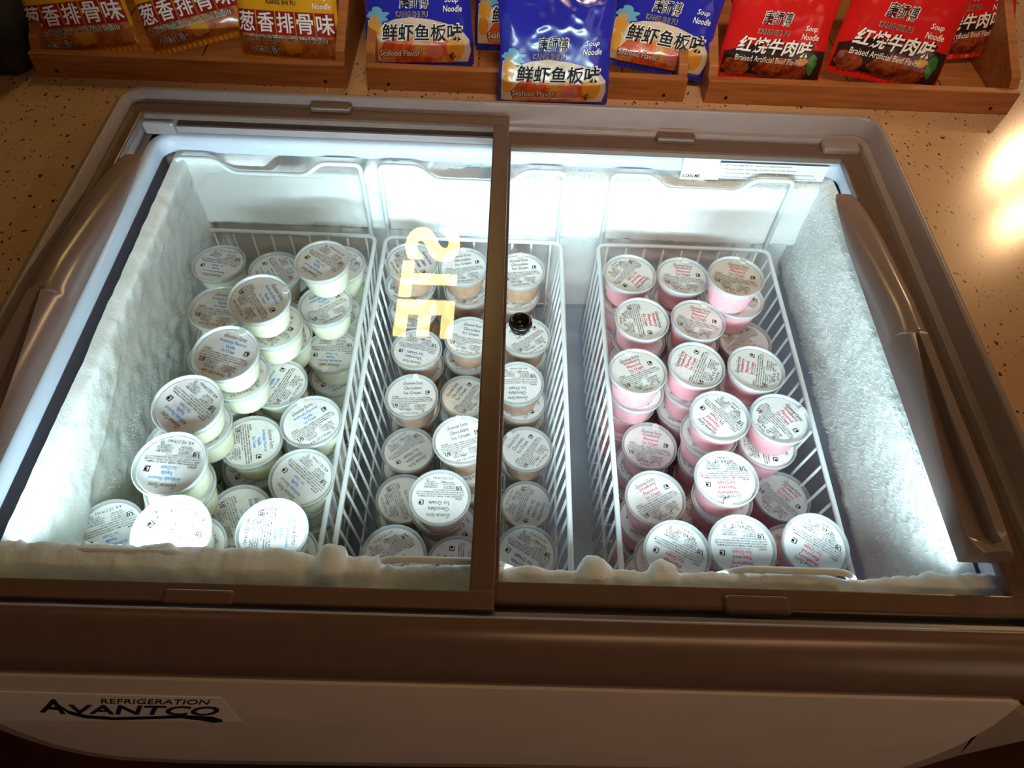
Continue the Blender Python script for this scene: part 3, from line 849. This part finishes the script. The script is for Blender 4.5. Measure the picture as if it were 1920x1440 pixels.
tag(mesh_obj('frost_crystals', vs, fs, 'frost', None), 'tiny frost needles standing out of the freezer walls', 'frost', None, 'stuff')
# ridge of snow on the front ledge
vs, fs = [], []
NX = 300; sec = 12
for i in range(NX+1):
    x = -0.470+0.94*i/NX
    big = smooth(-0.13, -0.19, x)
    s = 0.30+0.70*big
    if -0.155 < x < -0.10: s = 0.80
    s *= 1-0.35*smooth(-0.12, -0.06, x)*smooth(0.10, 0.08, x)
    s += 0.45*smooth(0.36, 0.42, x)
    s += 0.10*fbm(x, 0, 0, 40)
    for bx, br in ((0.098, 0.016), (0.160, 0.013), (-0.142, 0.012)):
        s += 0.75*max(0, 1-((x-bx)/br)**2)**0.5
    s += 0.08*fbm(x, 4, 0, 160)
    s = max(0.30, s)
    yf = 0.033; yb = 0.0590+0.0150*min(1.3, s)
    for k in range(sec):
        a = PI*k/(sec-1)
        yy = (yf+yb)/2-math.cos(a)*(yb-yf)/2
        zz = -0.0620+(0.0035+0.0095*s)*math.sin(a)**0.55
        nn = 0.0025*fbm(x, yy, zz, 45)+0.001*fbm(x, yy, zz, 150)
        vs.append((x, yy+nn, zz+nn))
for i in range(NX):
    for k in range(sec-1):
        fs.append((i*sec+k, (i+1)*sec+k, (i+1)*sec+k+1, i*sec+k+1))
    fs.append((i*sec+sec-1, (i+1)*sec+sec-1, (i+1)*sec, i*sec))
tag(mesh_obj('snow_ridge', [Vector(v) for v in vs], [f[::-1] for f in fs], 'frost', None, True), 'crumbly snow ridge along the front ledge inside the freezer', 'frost', None, 'stuff')

# ------------------------------------------------------------------ wooden trays behind the freezer
TY0, TY1 = 0.764, 1.08
def tray(x0, x1, label, zt=-0.001):
    cx, cy = (x0+x1)/2, (TY0+TY1)/2
    T = empty('wooden_tray', (cx, cy, CT), label, 'tray', 'wooden noodle trays on the counter')
    def P(o): o.location = (-cx, -cy, -CT); return o
    fb = P(box('front_board', x0, x1, TY0, TY0+0.013, CT+0.0002, zt, 'wood', T, 0.0012))
    for sx in (x0+0.03, x1-0.03):
        vs, fs = lathe([(0.0, 0.0), (0.0024, 0.0), (0.0024, 0.0008), (0.0, 0.0008)], 10)
        o = mesh_obj('screw', [(a+sx, TY0-b2, CT+0.010+b) for (a, b, b2) in vs], fs, 'ink', fb)
    for a, b in ((x0, x0+0.013), (x1-0.013, x1)):
        pr = [(TY0+0.013, CT+0.0002), (TY0+0.013, zt), (TY0+0.02, zt+0.012), (TY1, zt+0.15), (TY1, CT+0.0002)]
        vs = [(xx, y, z) for xx in (a, b) for y, z in pr]; n = len(pr)
        fs = [tuple(range(n))[::-1], tuple(range(n, 2*n))]+[(i, (i+1) % n, n+(i+1) % n, n+i) for i in range(n)]
        bm = bmesh.new(); vv = [bm.verts.new(v) for v in vs]
        for f in fs: bm.faces.new([vv[i] for i in f])
        P(bm_obj('side_board', bm, 'wood', T))
    P(box('back_board', x0+0.013, x1-0.013, TY1-0.013, TY1, CT+0.0002, zt+0.14, 'wood', T, 0.0012))
    n = 6; a0 = x0+0.014; ww = (x1-x0-0.028)/n
    for i in range(n):
        P(box('plank', a0+i*ww+0.0012, a0+(i+1)*ww-0.0012, TY0+0.014, TY1-0.014, CT+0.0003, CT+0.009, 'wood', T, 0.0008))
    return T
tray(-0.668, -0.228, 'wooden tray holding the yellow noodle packets')
tray(-0.198, 0.258, 'wooden tray holding the blue noodle packets')
tray(0.288, 0.735, 'wooden tray holding the red noodle packets')
# dark stone block at the end of the trays
pb = at(27, 152, CT)
bm = box_bm(pb[0]-0.34, pb[0]+0.022, pb[1], pb[1]+0.34, CT+0.0003, CT+0.36, 0.02, 2)
tag(bm_obj('stone_block', bm, 'plinth'), 'dark charcoal stone block beside the tray of yellow noodle packets', 'block')

# ------------------------------------------------------------------ noodle packets
PWD, PHT, PTH = 0.166, 0.158, 0.034
def pack_surface(seed):
    def f(x, y):
        u_, v_ = x/(PWD/2), (y-PHT/2)/(PHT/2)
        au, av = min(1, abs(u_)), min(1, abs(v_))
        base = PTH/2*(1-au**3.2)**0.6*(1-av**4.0)**0.7
        q = Vector((x*1.0+seed*3.1, y*1.0, seed*1.7))
        cr = 1-abs(noise.noise(q*26))*2.0
        cr2 = 1-abs(noise.noise(q*52+Vector((9, 0, 0))))*2.0
        amp = 0.0008+0.0034*smooth(0.45, 0.95, (v_+1)/2)+0.0016*smooth(0.6, 1.0, au)
        return base*(0.94+0.06*noise.noise(q*12))+amp*(cr*0.75+cr2*0.35)*(1-av**8)*(1-au**8)
    return f

def subdiv2d(vs, fs, maxlen):
    bm = bmesh.new()
    vv = [bm.verts.new((p[0], p[1], 0)) for p in vs]
    for f in fs:
        try: bm.faces.new([vv[i] for i in f])
        except ValueError: pass
    bmesh.ops.triangulate(bm, faces=bm.faces)
    for it in range(4):
        es = [e for e in bm.edges if e.calc_length() > maxlen]
        if not es: break
        bmesh.ops.subdivide_edges(bm, edges=es, cuts=1)
        bmesh.ops.triangulate(bm, faces=bm.faces)
    v = np.array([q.co[:2] for q in bm.verts]); bm.verts.index_update()
    f = [tuple(q.index for q in p.verts) for p in bm.faces]
    bm.free(); return v, f

def blob(cx, cy, rx, ry, rough, seed, n=40):
    p = []
    for i in range(n):
        a = 2*PI*i/n
        k = 1+rough*noise.noise(Vector((math.cos(a)*2+seed, math.sin(a)*2, seed)))
        p.append((cx+rx*k*math.cos(a), cy+ry*k*math.sin(a)))
    p.append((cx, cy)); m = n
    return np.array(p), [(i, (i+1) % n, m) for i in range(n)]

def poly(pts):
    c = np.mean(pts, 0); n = len(pts)
    return np.array(list(pts)+[tuple(c)]), [(i, (i+1) % n, n) for i in range(n)]

def spiral(cx, cy, r, turns=1.6, wid=0.0011, n=40):
    a, b = [], []
    for i in range(n+1):
        t = i/n; an = turns*2*PI*t; rr = r*(0.25+0.75*t)
        a.append((cx+(rr-wid/2)*math.cos(an), cy+(rr-wid/2)*math.sin(an))); b.append((cx+(rr+wid/2)*math.cos(an), cy+(rr+wid/2)*math.sin(an)))
    return np.array(a+b), [(i, i+1, n+2+i, n+1+i) for i in range(n)]

# print designs: (part name, material, 2d shape) from the lowest ink layer upwards; x centred, y from the bottom edge, metres
def T(body, cx, cy, w_, h_, off=0.0, shear=0.0, rot=0.0): return textfit(body, cx, cy, w_, h_, off, shear, 2, rot)
def design(kind):
    D = []
    if kind == 'blue':
        D.append(('picture', 'cream', poly([(-0.078, 0.004), (0.074, 0.004), (0.079, 0.020), (0.077, 0.036), (0.066, 0.050), (0.045, 0.058), (0.02, 0.064), (-0.01, 0.067), (-0.035, 0.064), (-0.055, 0.057), (-0.078, 0.062)])))
        D.append(('picture', 'food_blue', poly([(-0.060, 0.003), (0.050, 0.003), (0.060, 0.020), (0.050, 0.034), (0.02, 0.040), (-0.02, 0.042), (-0.052, 0.034), (-0.064, 0.018)])))
        D.append(('picture', 'sky', blob(-0.062, 0.069, 0.018, 0.010, 0.5, 2.2)))
        D.append(('picture', 'golden', blob(-0.067, 0.055, 0.010, 0.014, 0.4, 4.0)))
        D.append(('picture', 'golden', blob(-0.069, 0.030, 0.008, 0.014, 0.15, 6.0)))
        D.append(('picture', 'pink', blob(0.024, 0.020, 0.013, 0.011, 0.1, 1.0)))
        D.append(('picture', 'golden', blob(0.056, 0.024, 0.014, 0.016, 0.2, 3.0)))
        D.append(('picture', 'ink_red', spiral(0.024, 0.020, 0.008)))
        D.append(('picture', 'ink', rect2d(0.050, 0.013, 0.008, 0.008, 0.6)))
        nm, sub = '鲜虾鱼板味', 'Seafood Flavor'
        D.append(('lettering', 'ink_white', T(nm, 0.006, 0.046, 0.128, 0.027, 0.055, 0.1)))
        D.append(('lettering', 'ink', T(nm, 0.006, 0.046, 0.124, 0.024, 0.018, 0.1)))
        D.append(('lettering', 'ink', T(sub, -0.030, 0.017, 0.066, 0.0105, 0.05)))
        D.append(('lettering', 'ink_white', T(sub, -0.030, 0.017, 0.063, 0.0088, 0.01)))
        logo = (-0.004, 0.088); kan = (-0.008, 0.071); soup = (0.054, 0.084)
    elif kind == 'red':
        D.append(('picture', 'darkfilm', poly([(-0.079, 0.003), (0.079, 0.003), (0.079, 0.046), (0.062, 0.047), (0.03, 0.046), (0.0, 0.048), (-0.04, 0.048), (-0.079, 0.034)])))
        D.append(('picture', 'food_red', blob(0.014, 0.015, 0.044, 0.017, 0.15, 2.0)))
        D.append(('picture', 'food_red', blob(-0.057, 0.014, 0.020, 0.014, 0.2, 7.0)))
        D.append(('picture', 'leaf', blob(0.060, 0.027, 0.008, 0.014, 0.4, 3.3)))
        D.append(('picture', 'golden', blob(0.043, 0.029, 0.010, 0.006, 0.5, 5.0)))
        nm, sub = '红烧牛肉味', 'Braised Artificial Beef Flavor'
        D.append(('lettering', 'darkfilm', T(nm, -0.003, 0.0455, 0.122, 0.026, 0.05, 0.25)))
        D.append(('lettering', 'ink_white', T(nm, -0.005, 0.047, 0.118, 0.0235, 0.022, 0.25)))
        D.append(('lettering', 'ink_white', T(sub, -0.010, 0.0275, 0.104, 0.0085, 0.004)))
        logo = (-0.012, 0.086); kan = (-0.013, 0.0665); soup = (0.046, 0.070)
    else:
        D.append(('picture', 'food_yellow', poly([(-0.079, 0.003), (0.079, 0.003), (0.080, 0.050), (0.0, 0.050), (-0.080, 0.050)])))
        D.append(('picture', 'golden', rect2d(0.008, 0.020, 0.026, 0.022, 0.1)))
        D.append(('picture', 'leaf', blob(-0.028, 0.030, 0.008, 0.005, 0.4, 3.3)))
        for i in range(5):
            cx = -0.064+0.032*i
            D.append(('picture', 'maroon', rect2d(cx, 0.053, 0.0300, 0.034)))
        for i, ch in enumerate('葱香排骨味'):
            cx = -0.064+0.032*i
            D.append(('lettering', 'ink_white', T(ch, cx, 0.054, 0.027, 0.029, 0.012)))
        sub = 'Artificial Pork Flavor with Fried Shallots'
        D.append(('lettering', 'ink_white', T(sub, -0.004, 0.0305, 0.138, 0.0092, 0.055)))
        D.append(('lettering', 'ink', T(sub, -0.004, 0.0305, 0.136, 0.0078, 0.01)))
        D.append(('lettering', 'ink', T('小味儿香!', -0.040, 0.013, 0.050, 0.014, 0.06)))
        D.append(('lettering', 'ink_white', T('小味儿香!', -0.040, 0.013, 0.048, 0.012, 0.0)))
        logo = (-0.004, 0.102); kan = (-0.004, 0.083); soup = (0.060, 0.086)
    D.append(('lettering', 'ink_white', T('康师傅'.replace('师', '師'), logo[0], logo[1], 0.047, 0.0208, 0.04, 0.1)))
    D.append(('lettering', 'ink', T('康師傅', logo[0], logo[1], 0.045, 0.019, 0.004, 0.1)))
    if kind != 'yellow':
        D.append(('lettering', 'cream', T('KANG SHI FU', kan[0], kan[1], 0.0495, 0.0075, 0.045)))
    D.append(('lettering', 'ink', T('KANG SHI FU', kan[0], kan[1], 0.048, 0.0064, 0.012)))
    D.append(('lettering', 'ink_white', T('Soup', soup[0], soup[1]+0.0055, 0.021, 0.0095, 0.01, 0.15)))
    D.append(('lettering', 'ink_white', T('Noodle', soup[0]+0.001, soup[1]-0.0055, 0.029, 0.0085, 0.01, 0.15)))
    return [(n, m, subdiv2d(v, f, 0.0035)) for n, m, (v, f) in D]
DES = {k: design(k) for k in ('blue', 'red', 'yellow')}

def packet(kind, pos, roll, lean, yaw, seed, label, scale=1.0):
    R = empty('noodle_packet', (0, 0, 0), label, 'noodle packet', '%s noodle packets in the trays' % kind)
    ca, sa = math.cos(math.radians(lean)), math.sin(math.radians(lean))
    # local x = across, y = up the face, z = out of the face
    base = Matrix(((1, 0, 0, 0), (0, sa, -ca, 0), (0, ca, sa, 0), (0, 0, 0, 1)))
    R.matrix_world = Matrix.Translation(pos) @ Matrix.Rotation(math.radians(yaw), 4, 'Z') @ base @ Matrix.Rotation(math.radians(roll), 4, 'Z') @ Matrix.Scale(scale, 4)
    f = pack_surface(seed)
    nx, ny = 72, 68; vs, fs = [], []
    for sgn in (1, -1):
        for j in range(ny+1):
            for i in range(nx+1):
                x = -PWD/2+PWD*i/nx; y = PHT*j/ny
                xe = x*(1-0.035*smooth(0.35, 0.0, abs(y/PHT-0.5))*1.0)
                ye = y
                z = f(x, y) if sgn > 0 else -0.75*f(x, y)-0.0004
                vs.append((xe, ye, z))
    n = nx+1; o2 = n*(ny+1)
    for j in range(ny):
        for i in range(nx):
            a = (j*n+i, j*n+i+1, (j+1)*n+i+1, (j+1)*n+i)
            fs.append(a); fs.append(tuple(o2+k for k in a[::-1]))
    bag = mesh_obj('bag', vs, fs, kind, R, True)
    # crimped seal strips at the bottom and the top
    for y0, y1 in ((-0.007, 0.002), (PHT-0.002, PHT+0.008)):
        m = 60; v2 = []
        for zz in (0.0006, -0.0006):
            for y in (y0, y1):
                for i in range(m+1):
                    x = -PWD/2*0.97+PWD*0.97*i/m
                    zg = 0.0009*math.sin(i*1.9)
                    yy = y+(0.0012*(i % 2) if (y in (-0.007, PHT+0.008)) else 0)
                    v2.append((x, yy, zz+zg))
        q = m+1; f2 = []
        for i in range(m):
            f2.append((i, i+1, q+i+1, q+i)); f2.append((2*q+i, 3*q+i, 3*q+i+1, 2*q+i+1))
            f2.append((i, 2*q+i, 2*q+i+1, i+1)); f2.append((q+i, q+i+1, 3*q+i+1, 3*q+i))
        mesh_obj('seal', v2, f2, kind, R)
    for li, (nm, mat, (v, fc)) in enumerate(DES[kind]):
        nxt = DES[kind][li+1] if li+1 < len(DES[kind]) else None
        under = nxt is not None and nxt[0] == nm and np.linalg.norm((v.min(0)+v.max(0))/2-(nxt[2][0].min(0)+nxt[2][0].max(0))/2) < 0.003
        lift = (0.0004, 0.0007, 0.0010)[min(li, 2)] if nm == 'picture' else (0.0014 if under else 0.0018)
        pts = []
        for x, y in v:
            xe = x*(1-0.035*smooth(0.35, 0.0, abs(y/PHT-0.5)))
            pts.append((xe, y, f(x, max(0.0, min(PHT, y)))+lift))
        mesh_obj(nm, pts, fc, mat, bag, True)
    return R
def pk(kind, px, py, ydist, roll, lean, yaw, seed, label, z=None, scale=1.0):
    p = at(px, py, ydist, 1)
    zz = CT+0.0175 if z is None else z
    return packet(kind, (p[0], ydist, zz), roll, lean, yaw, seed, label, scale)
pk('yellow', 172, 104, 0.806, 6, 24, 2, 1, 'yellow noodle packet next to the dark stone block', None, 0.90)
pk('yellow', 385, 92, 0.822, 14, 24, 2, 2, 'yellow noodle packet between two others, leaning sideways', CT+0.030, 0.90)
pk('yellow', 550, 118, 0.808, 0, 22, -2, 3, 'yellow noodle packet against the tray side next to the blue packets', None, 0.88)
pk('blue', 790, 126, 0.806, 2, 24, 0, 4, 'blue noodle packet at the yellow packets end of its tray', None, 0.93)
pk('blue', 985, 114, 0.862, 1, 24, 0, 5, 'blue noodle packet half hidden behind the one on the freezer edge', CT+0.018, 0.93)
pk('blue', 1036, 186, 0.737, 1, 14, 0, 6, 'blue noodle packet standing between tray and freezer rim', CT+0.009, 0.93)
pk('blue', 1222, 138, 0.808, -7, 24, -2, 7, 'blue noodle packet at the red packets end of its tray', CT+0.024, 0.92)
pk('red', 1432, 164, 0.806, -3, 24, 0, 8, 'red noodle packet at the blue packets end of its tray', None, 0.92)
pk('red', 1636, 174, 0.808, -7, 26, -3, 9, 'red noodle packet in the middle of its tray', CT+0.024, 1.0)
p_ = at(1800, 108, CT+0.02)
packet('red', (p_[0], p_[1], CT+0.026), 6, 34, 3, 10, 'red noodle packet at the back, alone above bare planks', 0.92)

# ------------------------------------------------------------------ lit sign under the ceiling (seen mirrored in the upper lid)
sg = empty('lit_sign', (-0.303, 1.9, 1.640), 'lit yellow letters on a dark ceiling sign panel', 'sign')
box('sign_panel', -0.16, 0.16, -0.36, 0.36, -0.022, 0.0, 'ink', sg, 0.003)
for ch, ya, yb in (('S', 2.215, 2.020), ('T', 2.008, 1.815), ('E', 1.790, 1.603)):
    v, f = text2d(ch, 0.035, 0, 8); lo, hi = v.min(0), v.max(0); q = (v-lo)/(hi-lo)
    bm = bmesh.new()
    pts = [((-0.187-0.233*t)+0.303, (ya+(yb-ya)*s)-1.9, -0.036) for s, t in q]
    vv = [bm.verts.new(p) for p in pts]
    faces = []
    for fc in f:
        try: faces.append(bm.faces.new([vv[i] for i in fc]))
        except ValueError: pass
    r_ = bmesh.ops.extrude_face_region(bm, geom=faces)
    bmesh.ops.translate(bm, vec=(0, 0, 0.0145), verts=[g for g in r_['geom'] if isinstance(g, bmesh.types.BMVert)])
    bm_obj('letter', bm, 'sign_light', sg)

# ------------------------------------------------------------------ lift everything so that the floor is z = 0
for o in SC.objects:
    if o.parent is None:
        o.location.z += ZR
